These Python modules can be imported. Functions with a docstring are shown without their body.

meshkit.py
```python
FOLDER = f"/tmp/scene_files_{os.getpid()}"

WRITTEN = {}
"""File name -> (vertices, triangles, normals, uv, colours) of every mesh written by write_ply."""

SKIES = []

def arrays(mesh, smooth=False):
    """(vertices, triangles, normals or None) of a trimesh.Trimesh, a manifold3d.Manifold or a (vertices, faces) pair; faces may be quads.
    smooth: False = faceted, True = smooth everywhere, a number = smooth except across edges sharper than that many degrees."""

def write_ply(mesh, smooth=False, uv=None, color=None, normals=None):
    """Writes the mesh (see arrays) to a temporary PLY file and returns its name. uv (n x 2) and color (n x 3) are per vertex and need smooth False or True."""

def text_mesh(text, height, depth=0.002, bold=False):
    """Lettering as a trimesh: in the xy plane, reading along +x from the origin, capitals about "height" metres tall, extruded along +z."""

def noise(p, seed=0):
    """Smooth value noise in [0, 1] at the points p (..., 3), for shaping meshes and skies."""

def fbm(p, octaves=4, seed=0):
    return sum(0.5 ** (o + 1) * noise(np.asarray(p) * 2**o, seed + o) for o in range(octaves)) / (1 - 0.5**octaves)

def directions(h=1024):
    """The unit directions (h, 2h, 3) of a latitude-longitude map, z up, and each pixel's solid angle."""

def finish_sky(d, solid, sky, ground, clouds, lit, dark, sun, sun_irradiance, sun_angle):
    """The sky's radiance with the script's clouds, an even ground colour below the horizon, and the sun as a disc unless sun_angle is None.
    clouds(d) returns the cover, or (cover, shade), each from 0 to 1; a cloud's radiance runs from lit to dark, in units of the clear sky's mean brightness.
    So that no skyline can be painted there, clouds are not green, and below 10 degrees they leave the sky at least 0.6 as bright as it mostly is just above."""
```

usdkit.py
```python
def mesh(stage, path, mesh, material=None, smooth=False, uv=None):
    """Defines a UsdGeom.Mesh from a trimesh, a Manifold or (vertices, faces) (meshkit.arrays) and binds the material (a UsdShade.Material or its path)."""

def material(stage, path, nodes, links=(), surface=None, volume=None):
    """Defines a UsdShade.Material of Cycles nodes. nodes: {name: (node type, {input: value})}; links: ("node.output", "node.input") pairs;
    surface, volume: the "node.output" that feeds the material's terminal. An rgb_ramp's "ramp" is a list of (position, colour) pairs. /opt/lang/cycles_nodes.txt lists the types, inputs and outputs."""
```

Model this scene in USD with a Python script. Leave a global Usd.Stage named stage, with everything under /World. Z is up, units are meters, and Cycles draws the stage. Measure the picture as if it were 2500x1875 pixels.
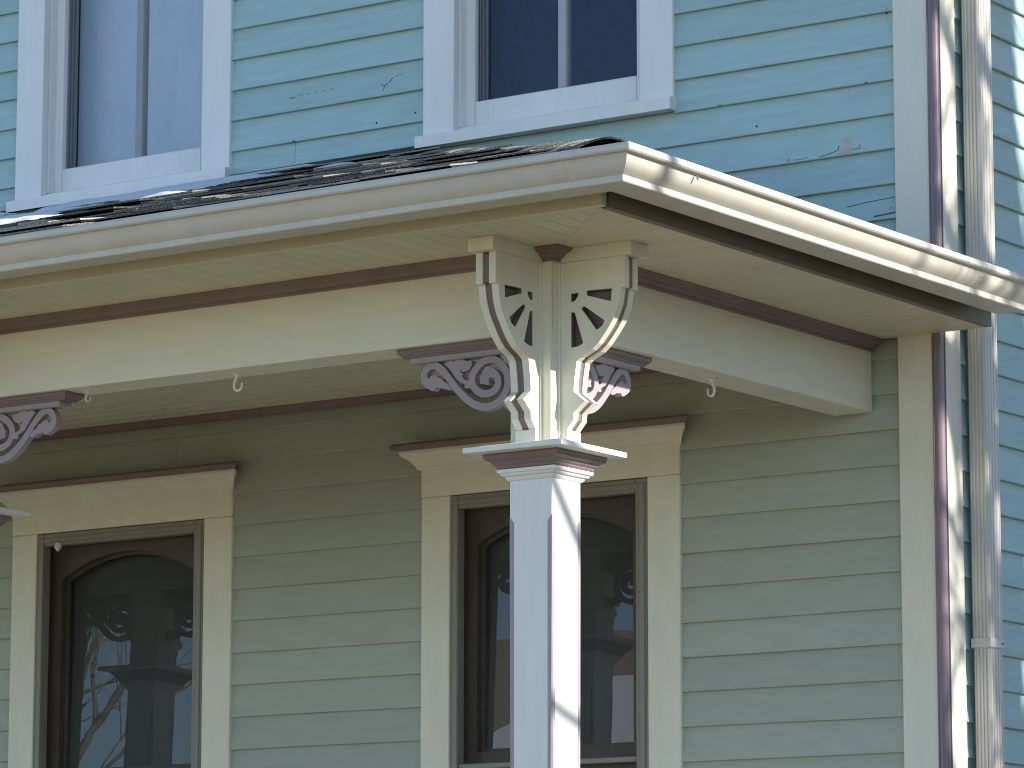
import math, random
import numpy as np, trimesh, usdkit, meshkit
from shapely.geometry import Polygon, LineString, Point, box as sbox
from shapely.ops import unary_union
from pxr import Usd, UsdGeom, UsdLux, UsdShade, Gf, Sdf

stage = Usd.Stage.CreateInMemory()
UsdGeom.SetStageUpAxis(stage, 'Z'); UsdGeom.SetStageMetersPerUnit(stage, 1.0)
world = UsdGeom.Xform.Define(stage, '/World'); stage.SetDefaultPrim(world.GetPrim())
UsdGeom.Scope.Define(stage, '/World/Looks')

# ------------------------------------------------------------------ camera, sky, sun, exposure
CAM = (5.336, -9.859, 1.6); YAW, PIT, ROL = -0.6076, 0.1643, 0.0009; FPX = 9479.3
EXPOSURE = 0.84
SKY, SUN = 0.10, 1.25
SUN_DIR = np.array([1.0, 0.30, 0.49]); SUN_DIR /= np.linalg.norm(SUN_DIR)
F = np.array([math.sin(YAW)*math.cos(PIT), math.cos(YAW)*math.cos(PIT), math.sin(PIT)])
R = np.array([math.cos(YAW), -math.sin(YAW), 0.0]); U = np.cross(R, F)
R, U = R*math.cos(ROL)+U*math.sin(ROL), U*math.cos(ROL)-R*math.sin(ROL)
cam = UsdGeom.Camera.Define(stage, '/World/camera')
cam.CreateHorizontalApertureAttr(36.0); cam.CreateVerticalApertureAttr(27.0)
cam.CreateFocalLengthAttr(36.0*FPX/2500.0); cam.CreateClippingRangeAttr(Gf.Vec2f(0.1, 2000))
cam.AddTransformOp().Set(Gf.Matrix4d(*R, 0, *U, 0, *(-F), 0, *CAM, 1))
cam.CreateExposureAttr(EXPOSURE)
elev = math.asin(SUN_DIR[2]); rot = math.atan2(SUN_DIR[0], SUN_DIR[1])
skymat = usdkit.material(stage, '/World/Looks/sky_light', {
    's': ('sky_texture', {'sky_type': 'single_scattering', 'sun_disc': False, 'sun_elevation': elev, 'sun_rotation': rot, 'altitude': 100.0, 'aerosol_density': 0.4, 'ozone_density': 3.8}),
    'b': ('background_shader', {'strength': SKY})}, [('s.color', 'b.color')], surface='b.background')
dome = UsdLux.DomeLight.Define(stage, '/World/sky')
UsdShade.MaterialBindingAPI.Apply(dome.GetPrim()).Bind(skymat)
dome.GetPrim().SetCustomDataByKey('kind', 'structure')
sun = UsdLux.DistantLight.Define(stage, '/World/sun')
sun.CreateNormalizeAttr(True); sun.CreateIntensityAttr(SUN); sun.CreateAngleAttr(0.53); sun.CreateColorAttr(Gf.Vec3f(1.0, 0.93, 0.83))
zz = SUN_DIR; xx = np.cross([0, 0, 1.0], zz); xx /= np.linalg.norm(xx); yy = np.cross(zz, xx)
sun.AddTransformOp().Set(Gf.Matrix4d(*xx, 0, *yy, 0, *zz, 0, 0, 0, 30, 1))

# ------------------------------------------------------------------ helpers
used = {}
def numbered(path):
    k = used.get(path, -1) + 1; used[path] = k
    return path if k == 0 else f'{path}_{k:03d}'
class Thing:
    def __init__(s, prim, origin): s.prim, s.origin, s.path = prim, np.asarray(origin, float), str(prim.GetPath())
def tag(prim, label=None, cat=None, group=None, kind=None):
    for k, v in (('label', label), ('category', cat), ('group', group), ('kind', kind)):
        if v: prim.SetCustomDataByKey(k, v)
    return prim
def thing(name, label, cat, loc=(0, 0, 0), group=None):
    x = UsdGeom.Xform.Define(stage, numbered('/World/' + name)); x.AddTranslateOp().Set(Gf.Vec3d(*map(float, loc)))
    tag(x.GetPrim(), label, cat, group); return Thing(x.GetPrim(), loc)
def V(mesh):
    if isinstance(mesh, (list, tuple)) and len(mesh) and isinstance(mesh[0], trimesh.Trimesh): mesh = trimesh.util.concatenate(mesh)
    return mesh
def part(name, mesh, mat, parent=None, label=None, kind=None, smooth=False):
    mesh = V(mesh).copy(); path = (parent.path if parent else '/World') + '/' + name; o = parent.origin if parent else np.zeros(3)
    mesh.vertices = mesh.vertices - o
    m = usdkit.mesh(stage, numbered(path), mesh, mat, smooth=smooth)
    tag(m.GetPrim(), label, None, None, kind); return Thing(m.GetPrim(), o)
def hull(pts): return trimesh.convex.convex_hull(np.asarray(pts, float))
def bx(x0, x1, y0, y1, z0, z1, c=0.002):
    c = min(c, .45*(x1-x0), .45*(y1-y0), .45*(z1-z0)); P = []
    for sx in (0, 1):
        for sy in (0, 1):
            for sz in (0, 1):
                x, y, z = (x0, x1)[sx], (y0, y1)[sy], (z0, z1)[sz]; dx, dy, dz = c*(1-2*sx), c*(1-2*sy), c*(1-2*sz)
                P += [(x, y+dy, z+dz), (x+dx, y, z+dz), (x+dx, y+dy, z)]
    return hull(P)
def loft(rows, closed=True, caps=True):
    """rows: list of rings (n x 3), same n; joined in order."""
    rows = [np.asarray(r, float) for r in rows]; n = len(rows[0]); v = np.vstack(rows); f = []
    for i in range(len(rows)-1):
        for j in range(n if closed else n-1):
            a, b, c, d = i*n+j, i*n+(j+1) % n, (i+1)*n+(j+1) % n, (i+1)*n+j; f += [(a, b, c), (a, c, d)]
    if caps and closed:
        for base, flip in ((0, True), ((len(rows)-1)*n, False)):
            tri = trimesh.creation.triangulate_polygon(Polygon(_flat(rows[0 if base == 0 else -1])), engine='earcut')[1]
            for t in tri: f.append(tuple(base+k % n for k in (t[::-1] if flip else t)))
    m = trimesh.Trimesh(v, np.array(f), process=False); m.fix_normals(); return m
def _flat(ring):
    c = ring-ring.mean(0); u, s, vt = np.linalg.svd(c, full_matrices=False); return c @ vt[:2].T
def mitre(profile, corner, which, far, step=None):
    """Sweep a (d, z) profile (d = inwards from the outer corner) along the front (-Y face, runs in X) or the side (+X face, runs in Y)."""
    cx, cy = corner; P = np.asarray(profile, float)
    if which == 'front': a = np.array([(far, cy+d, z) for d, z in P]); b = np.array([(cx-d, cy+d, z) for d, z in P])
    else: a = np.array([(cx-d, cy+d, z) for d, z in P]); b = np.array([(cx-d, far, z) for d, z in P])
    return loft([a, b])
def square_turn(profile, cx, cy, half, caps=True):
    """Profile (outwards offset, z) taken round a square of half-width half."""
    rows = [[(cx+sx*(half+d), cy+sy*(half+d), z) for sx, sy in ((-1, -1), (1, -1), (1, 1), (-1, 1))] for d, z in profile]
    return loft(rows)
def extr(poly, t, to):
    """Extrude a shapely polygon (a, z) by thickness t centred on 0; to(a, s, z) maps to the world."""
    out = []
    for g in (poly.geoms if hasattr(poly, 'geoms') else [poly]):
        if g.area < 1e-7: continue
        m = trimesh.creation.extrude_polygon(g, t, engine='earcut'); v = m.vertices
        m.vertices = np.array([to(a, s-t/2, z) for a, z, s in v]); m.fix_normals(); out.append(m)
    return trimesh.util.concatenate(out)
def ysheet(poly, y, tilt=0.0, z0=0.0, yaw=0.0, xc=0.0):
    v, f = trimesh.creation.triangulate_polygon(poly, engine='earcut'); m = trimesh.Trimesh(np.array([(a, y+tilt*(b-z0)+yaw*(a-xc), b) for a, b in v]), f, process=False)
    if m.face_normals[0][1] > 0: m.invert()
    return m
def tube(pts, rad, sides=8, caps=True):
    p = np.asarray(pts, float); rad = np.broadcast_to(rad, (len(p),)); t = np.gradient(p, axis=0); t /= np.linalg.norm(t, axis=1, keepdims=True)
    ref = np.array([0, 0, 1.0]) if abs(t[0, 2]) < .9 else np.array([1.0, 0, 0]); rows = []
    for i in range(len(p)):
        a = np.cross(t[i], ref); a /= np.linalg.norm(a); b = np.cross(t[i], a); ref = np.cross(a, t[i])
        q = np.arange(sides)*2*math.pi/sides; rows.append(p[i]+rad[i]*(np.cos(q)[:, None]*a+np.sin(q)[:, None]*b))
    if caps: return loft(rows)
    i, j = np.meshgrid(np.arange(len(p)-1), np.arange(sides), indexing='ij'); k = (j+1) % sides
    A, B, C, D = (i*sides+j).ravel(), (i*sides+k).ravel(), ((i+1)*sides+k).ravel(), ((i+1)*sides+j).ravel()
    return trimesh.Trimesh(np.vstack(rows), np.vstack([np.c_[A, C, B], np.c_[A, D, C]]), process=False)
rng = random.Random(7); nrng = np.random.default_rng(7)

# ------------------------------------------------------------------ materials
def paint(name, col, rough=.5, var=.06, stretch=(1, 1, 1), bump=.15, dirt=.0, rnd=.0, scale=6., spec=.4):
    d = tuple(c*(1-var) for c in col); l = tuple(min(1, c*(1+var)) for c in col); g = tuple(c*.55 for c in col)
    nodes = {'g': ('geometry', {}), 'mp': ('mapping', {'scale': stretch}),
             'n': ('noise_texture', {'scale': scale, 'detail': 6.0, 'roughness': .6}), 'r': ('rgb_ramp', {'ramp': [(.3, d), (.7, l)]}),
             'n2': ('noise_texture', {'scale': 140.0, 'detail': 3.0}), 'bp': ('bump', {'strength': bump, 'distance': .002}),
             'n3': ('noise_texture', {'scale': 22.0, 'detail': 8.0, 'roughness': .75}), 'dr': ('rgb_ramp', {'ramp': [(.62, (0, 0, 0)), (.78, (1, 1, 1))]}),
             'dm': ('math', {'math_type': 'multiply', 'value2': dirt}), 'mx': ('mix', {'color2': g}),
             'oi': ('object_info', {}), 'om': ('map_range', {'from_min': 0., 'from_max': 1., 'to_min': 1-rnd, 'to_max': 1+rnd}),
             'hv': ('hsv', {'hue': .5, 'saturation': 1.0, 'fac': 1.0}), 'p': ('principled_bsdf', {'roughness': rough, 'specular_ior_level': spec})}
    links = [('g.position', 'mp.vector'), ('mp.vector', 'n.vector'), ('n.fac', 'r.fac'), ('mp.vector', 'n2.vector'), ('n2.fac', 'bp.height'),
             ('mp.vector', 'n3.vector'), ('n3.fac', 'dr.fac'), ('dr.color', 'dm.value1'), ('dm.value', 'mx.fac'), ('r.color', 'mx.color1'),
             ('oi.random', 'om.value'), ('om.result', 'hv.value'), ('mx.color', 'hv.color'), ('hv.color', 'p.base_color'), ('bp.normal', 'p.normal')]
    return usdkit.material(stage, '/World/Looks/'+name, nodes, links, surface='p.BSDF')
def plain(name, col, rough=.5, metallic=0.0):
    return usdkit.material(stage, '/World/Looks/'+name, {'p': ('principled_bsdf', {'base_color': col, 'roughness': rough, 'metallic': metallic})}, surface='p.BSDF')
SIDING = paint('siding_paint', (.375, .525, .515), .55, .08, (1, 1, 8), .3, .26, .055)
SAGE = paint('porch_wall_tone', (.40, .435, .37), .55, .07, (1, 1, 8), .25, .18, .05)  # porch siding toned greener and greyer than the upper siding
CREAM = paint('cream_paint', (.74, .72, .60), .48, .05, (3, 3, .7), .2, .16)
CREAM_H = paint('cream_paint_boards', (.74, .715, .59), .5, .05, (.6, 1, 7), .15, .12)
WHITE = paint('white_trim_paint', (.80, .79, .76), .5, .04, (4, 4, .5), .2, .14)
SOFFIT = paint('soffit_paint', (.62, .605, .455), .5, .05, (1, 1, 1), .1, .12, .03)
BROWN = paint('brown_trim_paint', (.21, .153, .153), .4, .10, (1, 1, 1), .15, .15)
LAV = paint('mauve_paint', (.36, .31, .34), .45, .07, (1, 1, 1), .15, .15)
PLUM = paint('plum_gloss_paint', (.22, .16, .19), .28, .08, (1, 1, .3), .08, .1, spec=.6)
GUTTER = paint('gutter_enamel', (.57, .54, .475), .36, .05, (2.2, 2.2, .7), .05, .20, spec=.5)
OLIVE = paint('storm_frame_paint', (.25, .24, .205), .4, .05)
WOOD = paint('dark_sash_wood', (.075, .062, .05), .4, .15, (6, 6, .6), .1)
TRACK = plain('grey_track', (.16, .18, .20), .4)
MUNTIN_W = paint('light_grey_muntin_paint', (.44, .45, .46), .45, .04)
MUNTIN_G = paint('grey_muntin_paint', (.33, .33, .33), .45, .04)
DARK = plain('gap_dark', (.02, .02, .02), .9)
CRACK = plain('crack_brown', (.10, .095, .085), .9)
ROOM = plain('room_wall', (.10, .10, .11), .9)
BARE = paint('bare_wood', (.52, .45, .38), .8, .12, (1, 1, 8), .4)
CLOTH = paint('shade_cloth', (.60, .69, .80), .9, .05, (2, 2, .8), .1)
NAVY = paint('navy_sheet', (.008, .019, .058), .9, .3, (4, 4, 2), .1)
HOOKM = paint('hook_enamel', (.78, .77, .68), .3, .03)
SNOW = paint('snow_white', (.85, .87, .90), .8, .03, (1, 1, 1), .3)
BARK = paint('bark', (.21, .19, .17), .9, .25, (3, 3, .6), .6)
def shingle_mat(name, a, b, c): return usdkit.material(stage, '/World/Looks/'+name, {
    'g': ('geometry', {}), 'n': ('noise_texture', {'scale': 260.0, 'detail': 4.0}), 'r': ('rgb_ramp', {'ramp': [(.35, a), (.53, b), (.70, c)]}),
    'oi': ('object_info', {}), 'om': ('map_range', {'to_min': .5, 'to_max': 1.5}), 'h': ('hsv', {'hue': .5, 'saturation': 1., 'fac': 1.}),
    'b': ('bump', {'strength': .8, 'distance': .003}), 'p': ('principled_bsdf', {'roughness': .85})},
    [('g.position', 'n.vector'), ('n.fac', 'r.fac'), ('r.color', 'h.color'), ('oi.random', 'om.value'), ('om.result', 'h.value'), ('h.color', 'p.base_color'), ('n.fac', 'b.height'), ('b.normal', 'p.normal')], surface='p.BSDF')
SHINGLE = shingle_mat('asphalt_shingle', (.03, .028, .027), (.10, .093, .08), (.36, .32, .27))
SHINGLE_LIT = shingle_mat('asphalt_shingle_lit', (.12, .112, .10), (.27, .245, .21), (.42, .385, .33))  # lighter shingle copy, sunlit streaks put into its colour
def glass(name, wav, tint=(1, 1, 1), f0=.075, film=0.0):
    return usdkit.material(stage, '/World/Looks/'+name, {
        'g': ('geometry', {}), 'mp': ('mapping', {'scale': (1, 1, 2.2)}), 'n': ('noise_texture', {'scale': 5.0, 'detail': 1.5}), 'b': ('bump', {'strength': wav, 'distance': .01}),
        'lw': ('layer_weight', {'blend': .5}), 'pw': ('math', {'math_type': 'power', 'value2': 5.0}), 'f': ('math', {'math_type': 'multiply_add', 'value2': 1-f0, 'value3': f0}), 't': ('transparent_bsdf', {'color': tint}), 'gl': ('glossy_bsdf', {'color': (.95, .97, 1.0), 'roughness': .0}), 'm': ('mix_closure', {}), 'd': ('diffuse_bsdf', {'color': (.5, .5, .47)}), 'm2': ('mix_closure', {'fac': film})},
        [('g.position', 'mp.vector'), ('mp.vector', 'n.vector'), ('n.fac', 'b.height'), ('b.normal', 'gl.normal'), ('lw.facing', 'pw.value1'), ('pw.value', 'f.value1'), ('f.value', 'm.fac'), ('t.BSDF', 'm.closure1'), ('gl.BSDF', 'm.closure2'), ('m.closure', 'm2.closure1'), ('d.BSDF', 'm2.closure2')], surface='m2.closure')
GLASS_OLD = glass('old_wavy_glass', .007, film=.09)
GLASS_NEW = glass('window_glass', .01, f0=.05)
LAWN = usdkit.material(stage, '/World/Looks/winter_lawn', {
    'g': ('geometry', {}), 'n': ('noise_texture', {'scale': .5, 'detail': 8.0, 'roughness': .65}), 'r': ('rgb_ramp', {'ramp': [(.3, (.175, .14, .065)), (.6, (.26, .21, .105)), (.8, (.32, .265, .15))]}),
    'p': ('principled_bsdf', {'roughness': .95})}, [('g.position', 'n.vector'), ('n.fac', 'r.fac'), ('r.color', 'p.base_color')], surface='p.BSDF')

# ------------------------------------------------------------------ ground
def sheet(x0, x1, y0, y1, z): return trimesh.Trimesh([(x0, y0, z), (x1, y0, z), (x1, y1, z), (x0, y1, z)], [(0, 1, 2), (0, 2, 3)], process=False)
g = part('ground', sheet(-400, 400, -400, 400, 0.0), LAWN); tag(g.prim, 'dry winter lawn around the house', None, None, 'structure')

GROUND_DARK = paint('dark_ground', (.055, .054, .052), .9, .2, (1, 1, 1), .4)  # dark strip added beside the house to cut light bounced upward
g = part('driveway', sheet(1.0, 5.0, -16, 14, 0.004), GROUND_DARK); tag(g.prim, 'added dark ground strip right of the house, dims bounced light', None, None, 'structure')
# ------------------------------------------------------------------ house
house = thing('house', 'pale blue-green clapboard house with cream window casings and corner boards', 'house', (0, 0, 0))
UW = [(-3.628, -2.668), (-1.872, -0.914)]          # upper windows, outer casing
LW = [(-3.602, -2.638), (-1.870, -0.899)]          # porch windows, outer casing
LEFT, TOP = -6.5, 6.6
wallpoly = Polygon([(LEFT, 0.3), (-.01, .3), (-.01, TOP), (LEFT, TOP)])
for a, b in UW: wallpoly = wallpoly.difference(sbox(a+.118, 4.40, b-.118, 5.95))
for a, b in LW: wallpoly = wallpoly.difference(sbox(a+.11, 1.2, b-.11, 3.262))
part('front_wall', extr(wallpoly, .10, lambda a, s, z: (a, .0735+s, z)), SIDING, house, label='backing of the front wall behind the clapboards')
part('side_wall', bx(-.112, -.012, .13, 7.0, .3, TOP), SIDING, house)
part('foundation', bx(LEFT, 0, .01, 7.0, -.3, .3), plain('stone_grey', (.3, .29, .27), .9), house)
part('room_shell', [bx(LEFT, -.12, 3.2, 3.3, .3, TOP), bx(LEFT, -.12, .13, 3.2, 3.72, 3.82), bx(LEFT, -.12, .13, 3.2, .3, .4), bx(-.18, -.125, .13, 3.2, .4, TOP), bx(LEFT, LEFT+.1, .13, 3.2, .4, TOP), bx(-2.32, -2.26, .13, 3.2, .4, TOP)], ROOM, house)
part('main_roof', hull([(LEFT-.3, -.35, TOP), (.4, -.35, TOP), (.4, 7.3, TOP), (LEFT-.3, 7.3, TOP), (LEFT-.3, 3.4, TOP+2.6), (.4, 3.4, TOP+2.6)]), SHINGLE, house)

PITCH = .105
def board(x0, x1, zb, h=PITCH+.014, yf=.003, yt=.0178, th=.013, seed=0):
    n = max(2, int((x1-x0)/.16)+1); rows = []
    for x in np.linspace(x0, x1, n):
        w = meshkit.noise(np.array([x*1.3, zb*7.3, seed]), 3)-.5; w2 = meshkit.noise(np.array([x*5, zb*9.1, 4.0]), 5)-.5
        dy, dz = .003*w, .004*w+.0016*w2
        rows.append([(x, yf+dy+.0015, zb+dz), (x, yf+dy, zb+dz+.002), (x, yt+dy*.3, zb+h), (x, yt+.0045, zb+h), (x, yf+dy+th, zb+dz)])
    return loft(rows)
def boards_between(x0, x1, zlo, zhi, mat=None):
    mat = mat or SIDING
    k = math.floor((4.59-zlo)/PITCH+1e-6)
    while True:
        zb = 4.59-PITCH*k + .004*(meshkit.noise(np.array([k*3.7, .5, .5]), 9)-.5)
        if zb > zhi-.01: break
        if zb+PITCH > zlo+.03:
            b0 = max(zb, zlo); h = min(PITCH+.014, zhi-b0)
            if h > .012:
                L = x1-x0
                if h >= PITCH and (L > 2.2 or (L > .6 and mat is SIDING and rng.random() < .10)):        # a course butted from two lengths
                    c = x0+L*rng.uniform(.3, .7); part('clapboard', board(x0, c-.0009, b0, h), mat, house); part('clapboard', board(c+.0009, x1, b0, h, seed=2), mat, house)
                else: part('clapboard', board(x0, x1, b0, h), mat, house)
        k -= 1
RZ = 4.375                                            # where the porch roof meets the wall
boards_between(LEFT+.02, UW[0][0], RZ, 5.5); boards_between(UW[0][1], UW[1][0], RZ, 5.5)
boards_between(UW[1][1], -.1432, 3.72, 5.5)
boards_between(UW[0][0]+.0, UW[0][1], RZ-.02, 4.387); boards_between(UW[1][0], UW[1][1], 4.17, 4.387)
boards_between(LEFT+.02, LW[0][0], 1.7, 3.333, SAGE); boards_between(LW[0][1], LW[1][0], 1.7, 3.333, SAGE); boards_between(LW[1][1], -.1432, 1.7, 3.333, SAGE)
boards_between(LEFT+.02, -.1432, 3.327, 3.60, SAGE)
# side wall boards (face +X)
k = -9
while True:
    zb = 4.575-PITCH*k
    if zb < 1.7: break
    m = board(.1255, 3.2, zb); v = m.vertices.copy(); m.vertices = np.stack([-v[:, 1]+.002, v[:, 0], v[:, 2]], 1); m.fix_normals()
    part('side_clapboard', m, SIDING, house); k += 1
part('corner_board', bx(-.143, -.0235, 0, .026, .6, TOP, .003), CREAM, house)
part('side_corner_board', bx(-.026, 0, .0235, .125, .6, TOP, .003), CREAM, house)
part('corner_bead', tube([(-.0205, .0205, z) for z in (.6, 2, 3.4, TOP)], .0212, 20), PLUM, house, smooth=40)
part('corner_bead', [tube([(-.0246, -.001, z) for z in (.6, TOP)], .0028, 6), tube([(.001, .0246, z) for z in (.6, TOP)], .0028, 6)], BROWN, house, label='thin brown fillets along the plum corner bead')
# bare wood where paint has come off, and open cracks, on the boards right of the upper windows
def yface(z):
    f = ((z-4.59) % PITCH)/PITCH; return .003+.0148*f*.88
def chip(poly, mat, name):
    g = Polygon(poly).buffer(.0012, join_style=1).simplify(.0004); part(name, extr(g, .0016, lambda a, s, z: (a, yface(z)-.0003+s, z)), mat, house)
chip([(-.335, 4.178), (-.325, 4.196), (-.318, 4.197), (-.316, 4.217), (-.306, 4.222), (-.296, 4.216), (-.293, 4.196), (-.292, 4.181), (-.30, 4.1775)], BARE, 'bare_patch')
def crack(pts, w=.0016):
    g = LineString(pts).buffer(w*.8, cap_style=1).simplify(.0003); part('paint_crack', extr(g, .0014, lambda a, s, z: (a, yface(z)-.0003+s, z)), CRACK, house)
crack([(-.40, 4.176), (-.37, 4.181), (-.345, 4.186), (-.336, 4.19), (-.334, 4.202)], .0013)
crack([(-.49, 4.177), (-.46, 4.178), (-.44, 4.181)], .0008); crack([(-.51, 4.175), (-.505, 4.184)], .0012)
crack([(-.288, 4.186), (-.27, 4.184), (-.26, 4.186)], .0011); crack([(-.262, 4.188), (-.262, 4.20)], .0007)
crack([(-.16, 4.60), (-.165, 4.59), (-.172, 4.585)], .0015)
crack([(-.31, 4.012), (-.26, 4.018), (-.20, 4.022), (-.145, 4.024)], .0014); crack([(-.215, 3.972), (-.18, 3.974), (-.144, 3.977)], .003)
crack([(-.165, 3.99), (-.16, 3.994), (-.156, 3.99)], .001); crack([(-.46, 4.06), (-.45, 4.063), (-.44, 4.061)], .0008)
crack([(-2.02, 4.63), (-2.03, 4.622), (-2.035, 4.61)], .0014); crack([(-2.03, 4.622), (-2.04, 4.627), (-2.045, 4.634)], .0011); crack([(-2.0, 4.648), (-2.004, 4.64), (-2.012, 4.632)], .0013)
crack([(-1.99, 4.65), (-1.96, 4.655)], .0005); crack([(-2.42, 4.635), (-2.40, 4.637)], .0016)
for q in range(5): crack([(-2.38+.032*q, 4.637+.001*q), (-2.372+.032*q, 4.641+.001*q)], .0009)
for p in [(-1.905, 4.517), (-2.06, 4.503), (-2.40, 4.487), (-.62, 4.30)]: part('nail_hole', extr(Point(p).buffer(.0032, 5), .0014, lambda a, s, z: (a, yface(z)-.0003+s, z)), DARK, house)

rc = random.Random(5)
for q in range(10):                                     # small flakes of lost paint along the board edges
    k = rc.randint(-1, 6); x_ = rc.choice((rc.uniform(-2.62, -1.9), rc.uniform(-.88, -.16))); z_ = 4.59-PITCH*k+rc.uniform(.003, .009)
    if z_ < 4.41 and x_ < -1.8 or (z_ < 4.1): continue
    w_, h_ = rc.uniform(.002, .012), rc.uniform(.0008, .0024)
    g = Polygon([(x_-w_, z_-h_), (x_+w_*.3, z_-h_*1.1), (x_+w_, z_-h_*.2), (x_+w_*.2, z_+h_), (x_-w_*.5, z_+h_*.5)])
    part('paint_chip', extr(g, .0014, lambda a, s, z: (a, yface(z)-.0003+s, z)), rc.choice((BARE, CRACK, CRACK)), house)
# ---- upper windows
def upper_window(x0, x1, label, muntin_mat, x_r):
    w = part('window', [bx(x0, x0+.125, -.0, .03, 4.4305, 6.0, .003), bx(x1-.125, x1, .0, .03, 4.4305, 6.0, .003), bx(x0+.125, x1-.125, 0, .03, 5.9, 6.0, .003)], WHITE, house, label=label)
    a, b = x0+.121, x1-.127
    part('sill', hull([(x0-.008, -.032, 4.388), (x1+.006, -.032, 4.388), (x0-.008, -.032, 4.426), (x1+.006, -.032, 4.426), (x0-.008, .02, 4.4325), (x1+.006, .02, 4.4325), (x0-.008, .03, 4.39), (x1+.006, .03, 4.39)]), WHITE, w)
    part('sill', bx(a, b, .0205, .13, 4.425, 4.446, .002), WHITE, w, label='inner sill board')
    for xx0, xx1 in ((a-.006, a), (b, b+.006)): part('jamb', bx(xx0, xx1, .028, .135, 4.44, 5.95, .001), WHITE, w)
    part('jamb', [bx(a, a+.012, .03, .058, 4.45, 5.95, .002), bx(b-.012, b, .03, .058, 4.45, 5.95, .002)], WHITE, w, label='parting stops')
    for s0, s1 in ((a+.0005, a+.046), (b-.046, b-.0005)): part('sash', bx(s0 if s0 < (a+b)/2 else s0, s1, .058, .078, 4.4465, 5.9, .0025), WHITE, w)
    part('sash', bx(a+.046, b-.046, .058, .080, 4.4465, 4.536, .0025), WHITE, w, label='bottom rail')
    part('track', [bx(a+.046, a+.052, .08, .110, 4.53, 5.9, .001), bx(b-.052, b-.046, .08, .110, 4.53, 5.9, .001), bx(a+.052, a+.060, .088, .108, 4.53, 5.9, .001), bx(a+.060, a+.068, .096, .107, 4.53, 5.9, .001)], TRACK, w)
    c = (a+b)/2+.008
    part('muntin', bx(c-.018, c+.018, .088, .118, 4.53, 5.9, .004), muntin_mat, w)
    for p0, p1 in ((a+.046, c-.017), (c+.017, b-.046)): part('pane', ysheet(sbox(p0, 4.53, p1, 5.9), .103), GLASS_NEW, w)
    return a, b
upper_window(*UW[0], 'upper left window with a pale curtain behind bluish glass', MUNTIN_G, 0)
upper_window(*UW[1], 'upper right window with dark blue panes and light grey muntin', MUNTIN_W, 0)
# shades hanging inside; the navy one is added to deepen the right panes
def shade(x0, x1, mat, label):
    xs = np.linspace(x0, x1, 24); n = len(xs)
    cv = np.array([(x, .205+.0025*math.sin(x*9)+.0015*math.sin(x*23+1), z) for z in (4.2, 6.2) for x in xs]); cf = []
    for j in range(n-1): cf += [(j, j+1, n+j+1), (j, n+j+1, n+j)]
    cm = trimesh.Trimesh(np.vstack([cv, cv+[0, .003, 0]]), np.array(cf+[(c+2*n, b+2*n, a+2*n) for a, b, c in cf]), process=False)
    o = part('window_shade', cm, mat, smooth=60); tag(o.prim, label, 'window shade')
shade(-3.52, -2.78, CLOTH, 'pale blue shade drawn behind the upper left window')
shade(-1.77, -1.03, NAVY, 'added navy sheet that deepens the upper right panes')

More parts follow.
